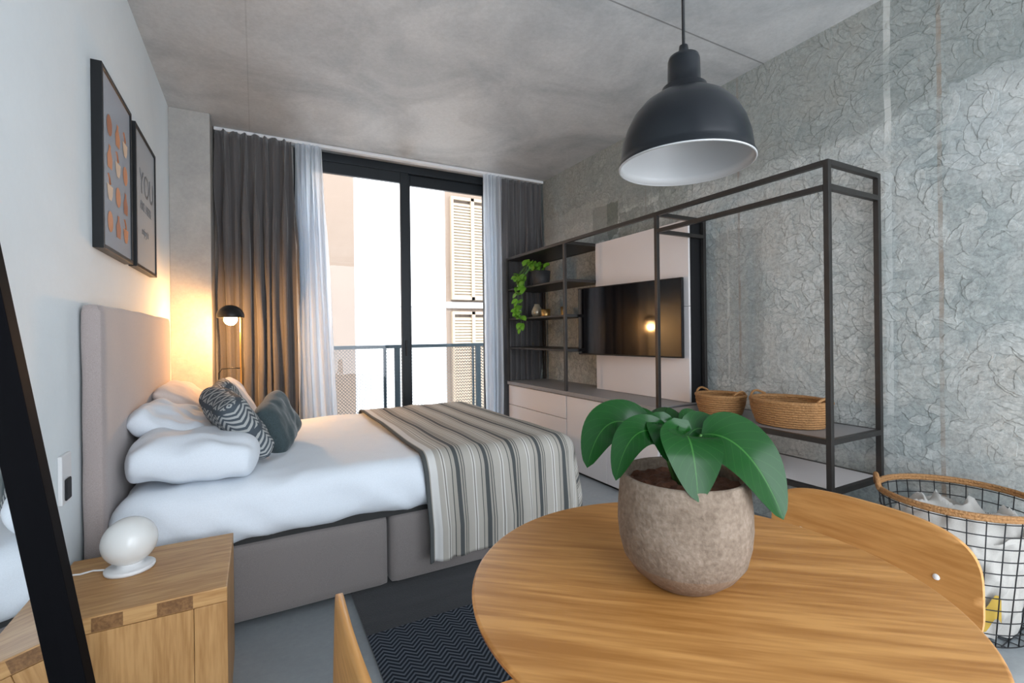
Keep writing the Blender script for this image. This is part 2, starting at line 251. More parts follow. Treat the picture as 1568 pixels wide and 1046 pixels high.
# ------------------------------------------------------------------ mesh builder
class B:
    def __init__(s,name):
        s.name=name; s.bm=bmesh.new(); s.uv=s.bm.loops.layers.uv.new('UVMap'); s.mats=[]
    def mi(s,m):
        if m not in s.mats: s.mats.append(m)
        return s.mats.index(m)
    def add(s,t,m,smooth=False,X=None):
        if X is not None: t.transform(X)
        i=s.mi(m)
        for f in t.faces: f.material_index=i; f.smooth=smooth
        me=D.meshes.new('tmp'); t.to_mesh(me); t.free(); s.bm.from_mesh(me); D.meshes.remove(me)
    def tmp(s):
        t=bmesh.new(); uv=t.loops.layers.uv.new('UVMap'); return t,uv
    def box(s,lo,hi,m,bev=0,seg=2,smooth=False,X=None):
        t,uv=s.tmp(); bmesh.ops.create_cube(t,size=1)
        for v in t.verts:
            v.co=Vector([(lo[k]+hi[k])/2+v.co[k]*(hi[k]-lo[k]) for k in range(3)])
        if bev: bmesh.ops.bevel(t,geom=t.edges[:],offset=bev,segments=seg,profile=.5,affect='EDGES')
        s.add(t,m,smooth,X)
    def quad(s,pts,m):
        t,uv=s.tmp(); t.faces.new([t.verts.new(p) for p in pts]); s.add(t,m)
    def grid(s,fn,nu,nv,m,cu=False,cv=False,smooth=True,X=None,uvfn=None):
        t,uv=s.tmp(); vs=[[t.verts.new(fn(i/nu,j/nv)) for j in range(nv+(0 if cv else 1))] for i in range(nu+(0 if cu else 1))]
        for i in range(nu):
            for j in range(nv):
                a=vs[i][j]; b=vs[(i+1)%len(vs)][j]; c=vs[(i+1)%len(vs)][(j+1)%len(vs[0])]; d=vs[i][(j+1)%len(vs[0])]
                f=t.faces.new((a,b,c,d))
                for lp,(p,q) in zip(f.loops,((i,j),(i+1,j),(i+1,j+1),(i,j+1))):
                    w=(p/nu,q/nv); lp[uv].uv=uvfn(*w) if uvfn else w
        s.add(t,m,smooth,X)
    def lathe(s,prof,c,m,n=48,smooth=True,X=None):
        k=len(prof)-1
        def fn(u,v):
            r,z=prof[round(u*k)]; a=-2*pi*v
            return Vector((c[0]+r*math.cos(a),c[1]+r*math.sin(a),c[2]+z))
        s.grid(fn,k,n,m,cv=True,smooth=smooth,X=X)
    def tube(s,pts,r,m,n=8,closed=False,X=None,cap=True):
        pts=[Vector(p) for p in pts]; K=len(pts); rs=r if isinstance(r,(list,tuple)) else [r]*K
        T=[]
        for i in range(K):
            if closed: d=pts[(i+1)%K]-pts[i-1]
            else: d=pts[min(i+1,K-1)]-pts[max(i-1,0)]
            T.append(d.normalized())
        up=Vector((0,0,1)) if abs(T[0].z)<.9 else Vector((1,0,0))
        nrm=(up-T[0]*up.dot(T[0])).normalized(); F=[]
        for i in range(K):
            nrm=(nrm-T[i]*nrm.dot(T[i])).normalized(); F.append((nrm.copy(),T[i].cross(nrm)))
        t,uv=s.tmp(); R=[]
        for i in range(K):
            R.append([t.verts.new(pts[i]+(F[i][0]*math.cos(2*pi*j/n)+F[i][1]*math.sin(2*pi*j/n))*rs[i]) for j in range(n)])
        for i in range(K if closed else K-1):
            for j in range(n): t.faces.new((R[i][j],R[i][(j+1)%n],R[(i+1)%K][(j+1)%n],R[(i+1)%K][j]))
        if not closed and cap: t.faces.new(R[0][::-1]); t.faces.new(R[-1])
        s.add(t,m,True,X)
    def ring(s,c,R,r,m,n=40,k=6,wob=0,ry=None,ph=0):
        ry=ry or R
        s.tube([(c[0]+R*(1+wob*math.sin(i*2.3+ph))*math.cos(2*pi*i/n),c[1]+ry*(1+wob*math.sin(i*2.3+ph))*math.sin(2*pi*i/n),c[2]) for i in range(n)],r,m,k,closed=True)
    def rbox(s,lo,hi,r,m,res=.05,amp=0,fs=4.0,X=None,seed=0,fn=None):
        lo=Vector(lo); hi=Vector(hi); c=(lo+hi)/2; h=(hi-lo)/2
        t,uv=s.tmp()
        for ax in range(3):
            a,b=(ax+1)%3,(ax+2)%3
            na=max(8,int(2*h[a]/res)); nb=max(8,int(2*h[b]/res))
            for sg in (-1,1):
                vs=[]
                for i in range(na+1):
                    row=[]
                    for j in range(nb+1):
                        q=Vector((0,0,0)); q[ax]=sg*h[ax]
                        q[a]=-h[a]*math.cos(pi*i/na) if na<14 else h[a]*(2*i/na-1); q[b]=-h[b]*math.cos(pi*j/nb) if nb<14 else h[b]*(2*j/nb-1)
                        inn=Vector([max(-(h[k]-r),min(h[k]-r,q[k])) for k in range(3)])
                        d=q-inn; 
                        if d.length>1e-9: d.normalize()
                        p=inn+d*r
                        w=c+p
                        if amp: p=p+d*amp*noise.noise(Vector((w.x*fs+seed,w.y*fs,w.z*fs)))
                        if fn: p=p+d*fn(w,d)
                        row.append(t.verts.new(c+p))
                    vs.append(row)
                for i in range(na):
                    for j in range(nb):
                        q4=(vs[i][j],vs[i+1][j],vs[i+1][j+1],vs[i][j+1])
                        t.faces.new(q4 if sg>0 else q4[::-1])
        bmesh.ops.remove_doubles(t,verts=t.verts[:],dist=1e-4)
        s.add(t,m,True,X)
    def pillow(s,w,h,th,m,X,n=30,pinch=.06,seed=0,amp=.01,uvm=1.0,e=3.2,rc=.06):
        for sg in (1,-1):
            def fn(u,v):
                a=-math.cos(pi*u)*.35+(2*u-1)*.65; b=-math.cos(pi*v)*.35+(2*v-1)*.65
                fa=max(0,1-abs(a)**e); fb=max(0,1-abs(b)**e)
                z=th/2*(fa**.5)*(fb**.5)
                x=a*w/2*(1-pinch*(1-b*b)*abs(a))*(1-rc*abs(a*b)**4*h/w); y=b*h/2*(1-pinch*(1-a*a)*abs(b))*(1-rc*2*abs(a*b)**4)
                k=fa*fb
                wr=amp*noise.noise(Vector((a*2.2+seed,b*2.2,sg)))+amp*.5*noise.noise(Vector((a*6+seed,b*2,sg+4)))
                return Vector((x,y,sg*(z+wr*min(1,k*3))))
            if sg>0: s.grid(fn,n,n,m,X=X,uvfn=lambda u,v:(u*w*uvm,v*h*uvm))
            else: s.grid(lambda u,v:fn(v,u),n,n,m,X=X,uvfn=lambda u,v:(v*w*uvm,u*h*uvm))
    def leaf(s,a,b,c,w,m,up=(0,0,1),fold=.18,n=16,k=8):
        a,b,c=Vector(a),Vector(b),Vector(c); up=Vector(up)
        def ctr(t): return a*(1-t)**2+b*2*t*(1-t)+c*t*t
        def fn(u,v):
            p=ctr(u); T=(ctr(min(1,u+.01))-ctr(max(0,u-.01))).normalized()
            S=T.cross(up).normalized(); Nn=S.cross(T).normalized()
            wd=w/2*(math.sin(pi*u**.85)**.62 if 0<u<1 else 0.0)+1e-4
            q=2*v-1
            return p+S*q*wd+Nn*(fold*abs(q)**1.5*wd+.010*w*math.sin(u*12)*abs(q))
        s.grid(fn,n,k,m)
    def done(s,mods=(),solid=0,loc=None):
        bmesh.ops.remove_doubles(s.bm,verts=s.bm.verts[:],dist=2e-5)
        me=D.meshes.new(s.name); s.bm.to_mesh(me); s.bm.free()
        for m in s.mats: me.materials.append(m)
        o=D.objects.new(s.name,me); scene.collection.objects.link(o)
        if solid:
            md=o.modifiers.new('Solidify','SOLIDIFY'); md.thickness=solid; md.offset=0
        return o
def empty(name,loc=(0,0,0)):
    e=D.objects.new(name,None); scene.collection.objects.link(e); e.location=loc; return e
def par(ch,p): ch.parent=p

H=2.96; XL=-.565; XR=2.93; YB=-1.5; YW=4.80; h=1.22
# ------------------------------------------------------------------ room
def slab(name,lo,hi,m):
    b=B(name); b.box(lo,hi,m); return b.done()
slab('floor',(XL-.2,YB-.2,-.2),(XR+.2,YW+.15,0),M_floor)
slab('ceiling',(XL-.2,YB-.2,H),(XR+.2,YW+.15,H+.2),M_ceil)
slab('wall_left',(XL-.2,YB-.2,0),(XL,YW+.15,H),M_white)
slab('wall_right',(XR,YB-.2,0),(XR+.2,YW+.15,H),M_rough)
b=B('wall_window'); b.box((XL,YW-.02,0),(.32,YW+.15,H),M_col); b.box((2.43,YW-.02,0),(XR,YW+.15,H),M_col); b.done()
b=B('concrete_column'); b.box((XL,4.36,0),(-.30,YW-.02,H),M_col,.004); b.done()
b=B('wall_back'); b.box((XL,YB-.2,0),(-.3,YB,H),M_white); b.box((2.75,YB-.2,0),(XR,YB,H),M_white); b.box((-.3,YB-.2,2.85),(2.75,YB,H),M_white); b.box((-.3,YB-.2,0),(2.75,YB,.1),M_white); b.done()
b=B('rear_fill_window')  # unseen window added behind the camera so sky light fills the room
for x0,x1 in ((-.3,-.24),(1.2,1.26),(2.69,2.75)): b.box((x0,YB-.14,.1),(x1,YB-.08,2.85),M_frame)
b.box((-.24,YB-.14,.1),(2.69,YB-.08,.16),M_frame); b.box((-.24,YB-.14,2.79),(2.69,YB-.08,2.85),M_frame); b.done()
# balcony doors
b=B('window_1')
y0,y1=YW-.01,YW+.09
b.box((.32,y0,2.88),(2.43,y1,H),M_frame,.004)
b.box((.32,y0,0),(2.43,y1,.06),M_frame)
b.box((.32,y0,.06),(.40,y1,2.88),M_frame,.004); b.box((2.35,y0,.06),(2.43,y1,2.88),M_frame,.004)
for (a,c,yy) in ((.40,1.40,y0+.005),(1.345,2.35,y0+.05)):
    b.box((a,yy,.06),(a+.085,yy+.04,2.88),M_frame,.004); b.box((c-.085,yy,.06),(c,yy+.04,2.88),M_frame,.004)
    b.box((a+.085,yy,2.77),(c-.085,yy+.04,2.88),M_frame,.004); b.box((a+.085,yy,.06),(c-.085,yy+.04,.17),M_frame,.004)
    b.quad([(a+.08,yy+.02,.165),(c-.08,yy+.02,.165),(c-.08,yy+.02,2.775),(a+.08,yy+.02,2.775)],M_glass)
b.box((1.35,y0-.02,1.0),(1.365,y0+.005,1.16),M_black,.003)
b.done()
b=B('trim_curtain_track'); b.box((-.29,4.60,H-.028),(XR-.01,4.66,H-.001),M_wplast,.003); b.done()

# ------------------------------------------------------------------ outside
b=B('balcony'); b.box((-.6,YW+.16,-.2),(3.6,5.75,-.02),M_stone); b.done()
b=B('balcony_railing'); yr=5.55
b.box((-.5,yr-.02,1.06),(3.5,yr+.03,1.10),M_rail,.004); b.box((-.5,yr-.01,.06),(3.5,yr+.01,.09),M_rail)
for x in (-.45,1.46,2.50,3.45): b.box((x-.03,yr-.02,-.02),(x+.03,yr+.02,1.06),M_rail)
b.box((1.30,yr-.02,.09),(1.33,yr+.02,1.06),M_rail); b.box((2.42,yr-.015,.09),(2.44,yr+.015,1.06),M_rail)
b.quad([(-.45,yr+.006,.09),(3.45,yr+.006,.09),(3.45,yr+.006,1.06),(-.45,yr+.006,1.06)],M_perf)
b.done()
b=B('opposite_building'); yf=7.6
b.box((1.33,yf,-6),(2.84,yf+.4,9),M_facade); b.box((-7,yf-.12,-6),(1.33,yf+.4,9),M_beige); b.box((2.84,yf-.02,-6),(9,yf+.4,9),M_beige)
b.box((1.33,yf-.03,1.68),(2.84,yf,1.72),M_facade,.005)
b.box((2.84,yf-.06,1.66),(9,yf-.02,1.76),M_facade,.005)
b.done()
for k,(x0,z0,z1) in enumerate(((2.92,1.80,3.55),(2.92,-.4,1.60),(3.75,1.80,3.55),(3.75,-.4,1.60))):
    b=B('window_shutter'); x1=x0+.78; xm=(x0+x1)/2
    b.box((x0,yf-.10,z0),(x0+.04,yf-.021,z1),M_shut); b.box((x1-.04,yf-.10,z0),(x1,yf-.021,z1),M_shut); b.box((xm-.03,yf-.10,z0),(xm+.03,yf-.021,z1),M_shut)
    b.box((x0+.04,yf-.10,z0),(x1-.04,yf-.021,z0+.05),M_shut); b.box((x0+.04,yf-.10,z1-.05),(x1-.04,yf-.021,z1),M_shut)
    n=int((z1-z0-.1)/.05)
    for i in range(n):
        z=z0+.05+.05*i+.027
        b.box((-.36,-.03,-.006),(.36,.03,.006),M_shut,X=Matrix.Translation((xm,yf-.06,z))@Matrix.Rotation(1.12,4,'X'))
    b.done()

# ------------------------------------------------------------------ curtains
def curtain(name,x0t,x1t,x0b,x1b,m,folds,amp,y=4.60,zt=2.935,zb=.02,seed=0,solid=0):
    b=B(name); 
    def fn(u,v):
        z=zt+(zb-zt)*v
        k=min(1,v*4)
        x=(x0t+(x1t-x0t)*u)*(1-v)+(x0b+(x1b-x0b)*u)*v
        ph=2*pi*folds*(u+.10*noise.noise(Vector((u*4.5,v*.9,seed)))+.02*noise.noise(Vector((u*6,v*4,seed+5))))
        a=amp*(.5+.5*k)*(1+.8*noise.noise(Vector((u*folds*.8,v*1.1,seed+9))))
        yy=y+a*(math.sin(ph)+.25*math.sin(2.3*ph+1))+.012*noise.noise(Vector((u*9,v*4,seed+3)))
        xx=x+.55*a*math.sin(2*ph)*k
        if v<.04: yy+=.004*math.sin(ph*4); 
        return Vector((xx,yy,z))
    b.grid(fn,int(folds*16),48,m); return b.done(solid=solid)
curtain('dark_curtain',-.285,.29,-.27,.31,M_dcurt,7.5,.058,seed=1,solid=.003)
curtain('dark_curtain',2.41,2.90,2.41,2.90,M_dcurt,6.5,.036,y=4.65,seed=5,solid=.003)
curtain('sheer_curtain',.32,.54,.35,.66,M_sheer,5.5,.033,seed=2)
curtain('sheer_curtain',2.16,2.38,2.17,2.38,M_sheer,4.5,.03,seed=8)

# ------------------------------------------------------------------ bed
bed=empty('double_bed')
b=B('bed_base'); 
b.rbox((-.49,2.26,.03),(.546,3.80,.355),.025,M_base,res=.04,amp=.004,fs=3)
b.rbox((.550,2.26,.03),(1.575,3.80,.355),.025,M_base,res=.04,amp=.004,fs=3)
for x in (-.4,1.45):
    for y in (2.35,3.7): b.box((x-.03,y-.03,0),(x+.03,y+.03,.05),M_black2)
b.box((-.48,2.28,.35),(1.55,3.78,.385),M_gap)
par(b.done(),bed)
b=B('headboard'); b.rbox((XL+.004,2.235,.03),(-.492,3.81,1.345),.022,M_headb,res=.03,amp=.004,fs=5)
b.tube([(-.505,2.243,.06),(-.505,2.243,1.335),(-.505,3.80,1.335)],.0035,M_headb)
par(b.done(),bed)
b=B('duvet')
def wrinkle(w,d):
    k=.010*noise.noise(Vector((w.x*5+w.z*5,w.y*2.2,w.z*4)))+.006*(1-abs(noise.noise(Vector((w.x*6-w.z*9,w.y*5,w.z*3+8))))*2)
    if w.y<2.32:
        k+=.020*(1-2*abs(noise.noise(Vector((w.x*5.5+w.z*7,4.4,w.z*1.5)))))*min(1,max(0,(.62-w.z)*6))
        k-=.012*max(0,(.46-w.z)/.09)
    return k
b.rbox((-.485,2.225,.375),(1.58,3.835,.615),.085,M_linen,res=.02,amp=.012,fs=2.2,fn=wrinkle)
par(b.done(),bed)
def axes(c,xa,za):
    x=Vector(xa).normalized(); z=Vector(za); z=(z-x*z.dot(x)).normalized(); y=z.cross(x)
    R=Matrix((x,y,z)).transposed().to_4x4(); return Matrix.Translation(c)@R
def pillow(name,c,xa,za,w,hh,th,m,seed=0,parent=None,pinch=.05,uvm=1.0,amp=.012,e=3.2,rc=.06):
    b=B(name); b.pillow(w,hh,th,m,axes(c,xa,za),seed=seed,pinch=pinch,uvm=uvm,amp=amp,e=e,rc=rc); o=b.done()
    md=o.modifiers.new('sub','SUBSURF'); md.levels=1; md.render_levels=1
    return o
pillow('bed_pillow',(-.225,2.62,.705),(.03,1,0),(.10,0,1),.70,.50,.20,M_linen,1,amp=.03,e=5,pinch=.02,rc=.10)
pillow('bed_pillow',(-.345,2.83,.79),(.05,1,.0),(.45,-.05,.89),.56,.36,.14,M_linen,4,amp=.03,e=4.5,pinch=.02,rc=.10)
pillow('bed_pillow',(-.24,3.42,.70),(0,1,0),(.12,0,1),.70,.50,.19,M_linen,7,amp=.03,e=4,pinch=.03)
pillow('bed_pillow',(-.33,3.42,.81),(0,1,0),(.6,0,.8),.66,.42,.15,M_pink,11,amp=.02,e=4,pinch=.03)
def zig(nt,u,v):
    a=math_(nt,'ABSOLUTE',math_(nt,'SUBTRACT',math_(nt,'FRACT',math_(nt,'MULTIPLY',u,14.0)),.5))
    f=math_(nt,'FRACT',math_(nt,'ADD',math_(nt,'MULTIPLY',v,40.0),math_(nt,'MULTIPLY',a,2.4)))
    f=math_(nt,'GREATER_THAN',f,.5)
    band=math_(nt,'GREATER_THAN',math_(nt,'FRACT',math_(nt,'MULTIPLY',v,6.5)),.16)
    return mix(nt,math_(nt,'MULTIPLY',f,band),(.07,.085,.10),(.38,.39,.38))
M_zig=uvmat('zigzag_weave',zig)
pillow('patterned_cushion',(-.09,2.67,.805),(-.30,.93,.12),(.84,-.42,.36),.42,.36,.16,M_zig,3,pinch=.06,e=4)
pillow('patterned_cushion',(-.12,2.98,.81),(.1,1,.1),(.86,-.1,.4),.42,.38,.13,M_zig,13,pinch=.07)
pillow('teal_cushion',(.10,2.88,.755),(.25,.9,.22),(.80,-.45,.32),.36,.29,.14,M_cushd,5,pinch=.05,e=4)
pillow('pink_cushion',(-.10,3.33,.81),(.1,1,0),(.8,-.1,.45),.40,.38,.13,M_pink,9,pinch=.1)

def strp(nt,u,v):
    g=math_(nt,'FRACT',math_(nt,'DIVIDE',u,.158))
    A=(.34,.315,.275); K=(.08,.083,.08); C_=(.385,.36,.32); Wt=(.56,.54,.50)
    r=ramp(nt,[(0,(.075,.08,.08)),(.13,A),(.19,K),(.22,A),(.27,K),(.30,C_),(.56,Wt),(.60,(.20,.185,.165)),(.64,Wt),(.68,C_),(.86,K),(.89,A),(.95,A)],'CONSTANT')
    L(nt,g,r.inputs[0])
    edge=math_(nt,'LESS_THAN',math_(nt,'ABSOLUTE',math_(nt,'SUBTRACT',u,.045)),.018)
    return mix(nt,edge,r.outputs[0],(.60,.59,.57))
M_strp=uvmat('striped_wool',strp)
b=B('striped_blanket'); r=.10; top=.640; Xe=1.625; Ye=2.195; Yf=3.865; X0=.70
SX=(Xe-r-X0)+.46; SN=.57; SM=(Yf-r)-(Ye+r); SF=.45
def drape(o):
    if o<=0: return o,0
    if o<r*pi/2: a=o/r; return r*math.sin(a), r*(1-math.cos(a))
    return r, r+(o-r*pi/2)
def bl(u,v):
    sx=u*SX; t=-SN+v*(SN+SM+SF)
    ox=sx-(Xe-r-X0); on=-t; of=t-SM
    bx=X0+sx; by=Ye+r+t
    oy=max(on,of,0); sg=-1 if on>of else 1
    cy=Ye+r if sg<0 else Yf-r
    fold=lambda q:.018*math.sin(q*26)+.014*math.sin(q*41+1.3)
    wr=.007*noise.noise(Vector((bx*5,by*2.2,1)))+.005*noise.noise(Vector((bx*14,by*3,5)))
    if ox>0 and oy>0:
        rho=math.hypot(ox,oy); ph=math.atan2(oy,ox); hh,d=drape(rho); k=min(1,max(0,d-.06)/.3); hh+=k*(.03*math.sin(ph*6)+.02)
        return Vector((Xe-r+hh*math.cos(ph),cy+sg*hh*math.sin(ph),top-d))
    if ox>0:
        hh,d=drape(ox); k=min(1,max(0,d-.06)/.3); return Vector((Xe-r+hh+k*fold(by)*1.0+.012*k,by,top-d+wr*(1-k)))
    if oy>0:
        hh,d=drape(oy); k=min(1,max(0,d-.06)/.3); xx=bx+ (.02*k*(1-u))
        return Vector((xx,cy+sg*(hh+k*abs(fold(bx))*1.0),top-d+wr*(1-k)))
    return Vector((bx,by,top+wr))
b.grid(bl,110,180,M_strp,uvfn=lambda u,v:(u*SX,v*(SN+SM+SF)))
b.done(solid=.007)

# ------------------------------------------------------------------ nightstand + globe lamp
b=B('oak_nightstand'); nx0,nx1,ny0,ny1,nz=XL+.01,-.085,1.685,2.135,.46
t=.045; ts=.085
b.box((nx0,ny0,nz-t),(nx1,ny1,nz),M_oak2,.003)
b.box((nx0,ny0,0),(nx0+ts,ny1,nz-t-.0005),M_oak2s,.002); b.box((nx1-ts,ny0,0),(nx1,ny1,nz-t-.0005),M_oak2s,.002)
b.box((nx0+ts,ny0+.03,.03),(nx1-ts,ny1,.06),M_oak2s); b.box((nx0+ts,ny1-.02,.06),(nx1-ts,ny1,nz-t),M_oak2s)
b.box((nx0+ts+.001,ny0+.0005,.03),(nx1-ts-.001,ny0+.022,nz-t-.001),M_oak2s,.0006)
for a,c in ((-.258,-.172),(-.403,-.335)):
    b.box((a,ny0-.0012,nz-t+.003),(c,ny0+.01,nz-.004),M_jnt)
b.done()
b=B('globe_table_lamp'); gc=(-.372,1.972)
b.lathe([(0,0),(.066,0),(.068,.004),(.068,.010),(.062,.013),(.036,.014),(.034,.024),(.030,.026),(0,.026)],(gc[0],gc[1],.4605),M_wplast)
prof=[(.076*math.sin(a),-.076*math.cos(a)) for a in [pi*i/28 for i in range(29)]]
b.lathe(prof,(gc[0],gc[1],.553),plain('opal_glass',(.72,.72,.70),.2),n=56)
b.tube([(gc[0]-.06,gc[1]+.01,.467),(gc[0]-.10,gc[1]+.03,.466),(gc[0]-.13,gc[1]+.02,.466),(gc[0]-.165,gc[1]+.03,.466),(gc[0]-.186,gc[1]+.05,.50)],.003,M_wplast)
b.done()
b=B('wall_outlet'); b.box((XL,2.03,.68),(XL+.012,2.12,.84),M_wplast,.003); b.box((XL+.012,2.05,.69),(XL+.018,2.10,.76),M_black2,.004); b.done()

# ------------------------------------------------------------------ leaning mirror
b=B('leaning_mirror')
W=.60; HH=1.90; fw=.05; fd=.036
bx=-.275; ang=math.atan2(.149,1)
up=Vector((-math.sin(ang),0,math.cos(ang))); wd=Vector((0,-1,0)); nn=Vector((math.cos(ang),0,math.sin(ang)))
X=Matrix.Translation((bx-.04,1.45,.002))@Matrix((wd,up,nn)).transposed().to_4x4()
b.box((0,0,0),(fw,HH,fd),M_mframe,.002,X=X); b.box((W-fw,0,0),(W,HH,fd),M_mframe,.002,X=X)
b.box((fw,0,0),(W-fw,fw,fd),M_mframe,.002,X=X); b.box((fw,HH-fw,0),(W-fw,HH,fd),M_mframe,.002,X=X)
b.box((fw,fw,.002),(W-fw,HH-fw,.006),M_mirror,X=X)
b.done()

# ------------------------------------------------------------------ pictures
def picture(name,y0,y1,z0,z1,kind):
    b=B(name); x=XL+.0005; f=.018; d=.036
    b.box((x,y0,z0),(x+d,y0+f,z1),M_black,.0015); b.box((x,y1-f,z0),(x+d,y1,z1),M_black,.0015)
    b.box((x,y0+f,z0),(x+d,y1-f,z0+f),M_black,.0015); b.box((x,y0+f,z1-f),(x+d,y1-f,z1),M_black,.0015)
    px=x+d-.006
    if kind==1:
        pm=plain('print_paper_grey',(.40,.44,.50),.25)
        b.box((x+.004,y0+f,z0+f),(px,y1-f,z1-f),pm)
        o1=plain('print_terracotta',(.58,.24,.10),.5); o2=plain('print_cream',(.66,.50,.36),.5); o3=plain('print_rust',(.38,.14,.06),.5)
        for r in range(4):
            for c in range(3):
                cy=y0+.125+c*.135; cz=z0+.13+r*.135; ms=(o1,o3,o1,o2)[(r*3+c)%4]
                k=(r*2+c)%3
                n=20; t,uv=b.tmp(); R1=.042
                if k==0: pts=[(R1*math.cos(2*pi*i/n),R1*1.05*math.sin(2*pi*i/n)) for i in range(n)]
                elif k==1: pts=[(-.018,.052),(.018,.052),(.014,.034),(.042,.0),(.034,-.046),(-.034,-.046),(-.042,.0),(-.014,.034)]
                else: pts=[(-.046,.018),(.046,.018),(.038,-.02),(.02,-.045),(-.02,-.045),(-.038,-.02)]
                vs=[t.verts.new((px+.0015,cy+p,cz+q)) for p,q in pts]; t.faces.new(vs); b.add(t,ms)
                if k==2:
                    b.tube([(px+.001,cy,cz+.02),(px+.001,cy-.012,cz+.045),(px+.001,cy-.03,cz+.06)],.004,o3,4)
    else:
        b.box((x+.004,y0+f,z0+f),(px,y1-f,z1-f),plain('print_paper_pale',(.44,.48,.52),.25))
    return b.done(),px
o,px=picture('framed_vase_print',2.43,2.945,1.58,2.325,1)
o,px=picture('framed_text_print',3.03,3.58,1.585,2.325,2)
ink=plain('print_ink',(.16,.18,.20),.5)
for txt,yy,zz,sz in (('YOU',3.14,2.00,.18),('ARE HERE',3.15,1.91,.07),('enjoy it',3.19,1.78,.06)):
    cu=D.curves.new('lettering','FONT'); cu.body=txt; cu.size=sz; cu.extrude=.0004
    t=D.objects.new('lettering',cu); scene.collection.objects.link(t); cu.materials.append(ink)
    t.matrix_world=Matrix.Translation((px+.001,yy,zz))@Matrix(((0,0,1),(1,0,0),(0,1,0))).to_4x4()
    t.parent=o

# ------------------------------------------------------------------ floor lamp (lit)
b=B('floor_lamp'); lx,ly=-.10,4.12
b.lathe([(0,0),(.12,0),(.12,.012),(.02,.02),(0,.02)],(lx,ly,0.001),M_black)
b.tube([(lx,ly,.02),(lx,ly,1.36),(lx-.006,ly-.002,1.41),(lx-.03,ly-.01,1.44),(lx-.06,ly-.02,1.45)],.008,M_gold)
c=(lx-.065,ly-.02,1.37)
pr=[(.09*math.sin(a)+.001,.085*math.cos(a)) for a in [pi/2*i/10 for i in range(11)]]
b.lathe(pr+[(.089,-.01),(.086,-.01),(.086,0)]+[(.086*math.sin(a),.081*math.cos(a)) for a in [pi/2*(10-i)/10 for i in range(11)]],c,M_black)
b.lathe([(.045*math.sin(a),-.045*math.cos(a)) for a in [pi*i/14 for i in range(15)]],(c[0],c[1],c[2]-.022),M_bulb)
b.lathe([(0,.07),(.013,.06),(.013,.02),(0,.02)],c,M_black)
b.tube([(lx,ly,.98),(lx-.06,ly,.985),(lx-.125,ly,.98),(lx-.145,ly,.95),(lx-.147,ly,.78)],.004,M_black)
b.done()
ld=D.lights.new('lamp_bulb','POINT'); ld.energy=22; ld.color=(1,.50,.17); ld.shadow_soft_size=.04
lo=D.objects.new('floor_lamp_light',ld); lo.location=(c[0],c[1],c[2]-.085); scene.collection.objects.link(lo)
lo.parent=D.objects['floor_lamp']

# ------------------------------------------------------------------ storage wall
Xf=2.42; Xb=2.885; P=[1.277,2.377,3.477,4.56]; zt=2.035; cab=.70; q=.013
def post(b,x,y,z0,z1): b.box((x-q,y-q,z0),(x+q,y+q,z1),M_steel,.0015)
def railY(b,x,y0,y1,z): b.box((x-q,y0+q,z-q),(x+q,y1-q,z+q),M_steel)
def railX(b,y,z): b.box((Xf+q,y-q,z-q),(Xb-q,y+q,z+q),M_steel)
b=B('steel_shelving_rack')
for y,z0 in zip(P,(.43,.43,cab,cab)):
    post(b,Xf,y,z0,zt); post(b,Xb,y,z0,zt); railX(b,y,zt-q)
for i in range(3): railY(b,Xf,P[i],P[i+1],zt-q)
railY(b,Xb,P[2],P[3],zt-q)
for i in range(1): railY(b,Xf,P[i],P[i+1],1.905)
for i in (0,1): railX(b,P[i],1.905)
M_shelf=plain('grey_shelf_board',(.28,.27,.27),.45,.2)
for z in (1.69,1.375,1.065):
    b.box((Xf+.0,P[2]+q,z-.012),(Xb,P[3]-q,z+.004),M_steel); railX(b,P[2],z-.004); railX(b,P[3],z-.004)
b.box((Xf+.02,P[2]+q,2.012),(Xb,P[3]-q,2.02),M_steel)
for z in (.69,.445):
    railY(b,Xf,P[0],P[1],z-q); railY(b,Xb,P[0],P[1],z-q); railX(b,P[0],z-q); railX(b,P[1],z-q)
    b.box((Xf+q,P[0]+q,z-.014),(Xb-q,P[1]-q,z-.001),M_shelf if z>.6 else M_lacq)
b.done()
b=B('storage_cabinet')
b.box((Xf+.025,P[1]+.01,.0),(XR-.004,P[3]+.01,.66),M_lacq); b.box((Xf-.012,P[1]+.005,.665),(XR-.004,P[3]+.015,.699),M_shelf,.002)
b.box((Xf+.03,P[1]+.01,.655),(XR-.01,P[3],.667),M_gap)
def front(y0,y1,z0,z1): b.box((Xf-.0,y0+.003,z0+.003),(Xf+.022,y1-.003,z1-.003),M_lacq,.0015)
m1=(P[1]+P[2])/2
front(P[1]+.01,m1,.02,.66); front(m1,P[2]-.004,.02,.66)
front(P[2]+.004,P[3],.02,.23); front(P[2]+.004,P[3],.23,.45); front(P[2]+.004,P[3],.45,.66)
b.box((Xf+.021,P[1]+.01,.0),(Xf+.025,P[3],.66),M_gap)
b.done()
b=B('television_backing_panel'); b.box((2.775,P[1]+.03,.70),(XR-.004,P[2]-.01,2.03),M_black2); 
b.box((2.757,P[1]+.028,.702),(2.775,P[2]-.01,1.40),M_lacq,.001); b.box((2.757,P[1]+.028,1.403),(2.775,P[2]-.01,2.03),M_lacq,.001)
b.done()
b=B('television')
X=Matrix.Translation((2.64,2.943,1.32))@Matrix.Rotation(math.radians(9.4),4,'Z')
b.box((-.012,-.52,-.297),(.016,.52,.292),M_black2,.004,X=X); b.box((-.0135,-.512,-.285),(-.0118,.512,.284),M_tv,X=X); b.box((.016,-.2,-.15),(.04,.2,.15),M_black2,.01,X=X)
b.box((2.67,2.88,1.26),(2.756,3.0,1.38),M_black2,.005)
b.done()

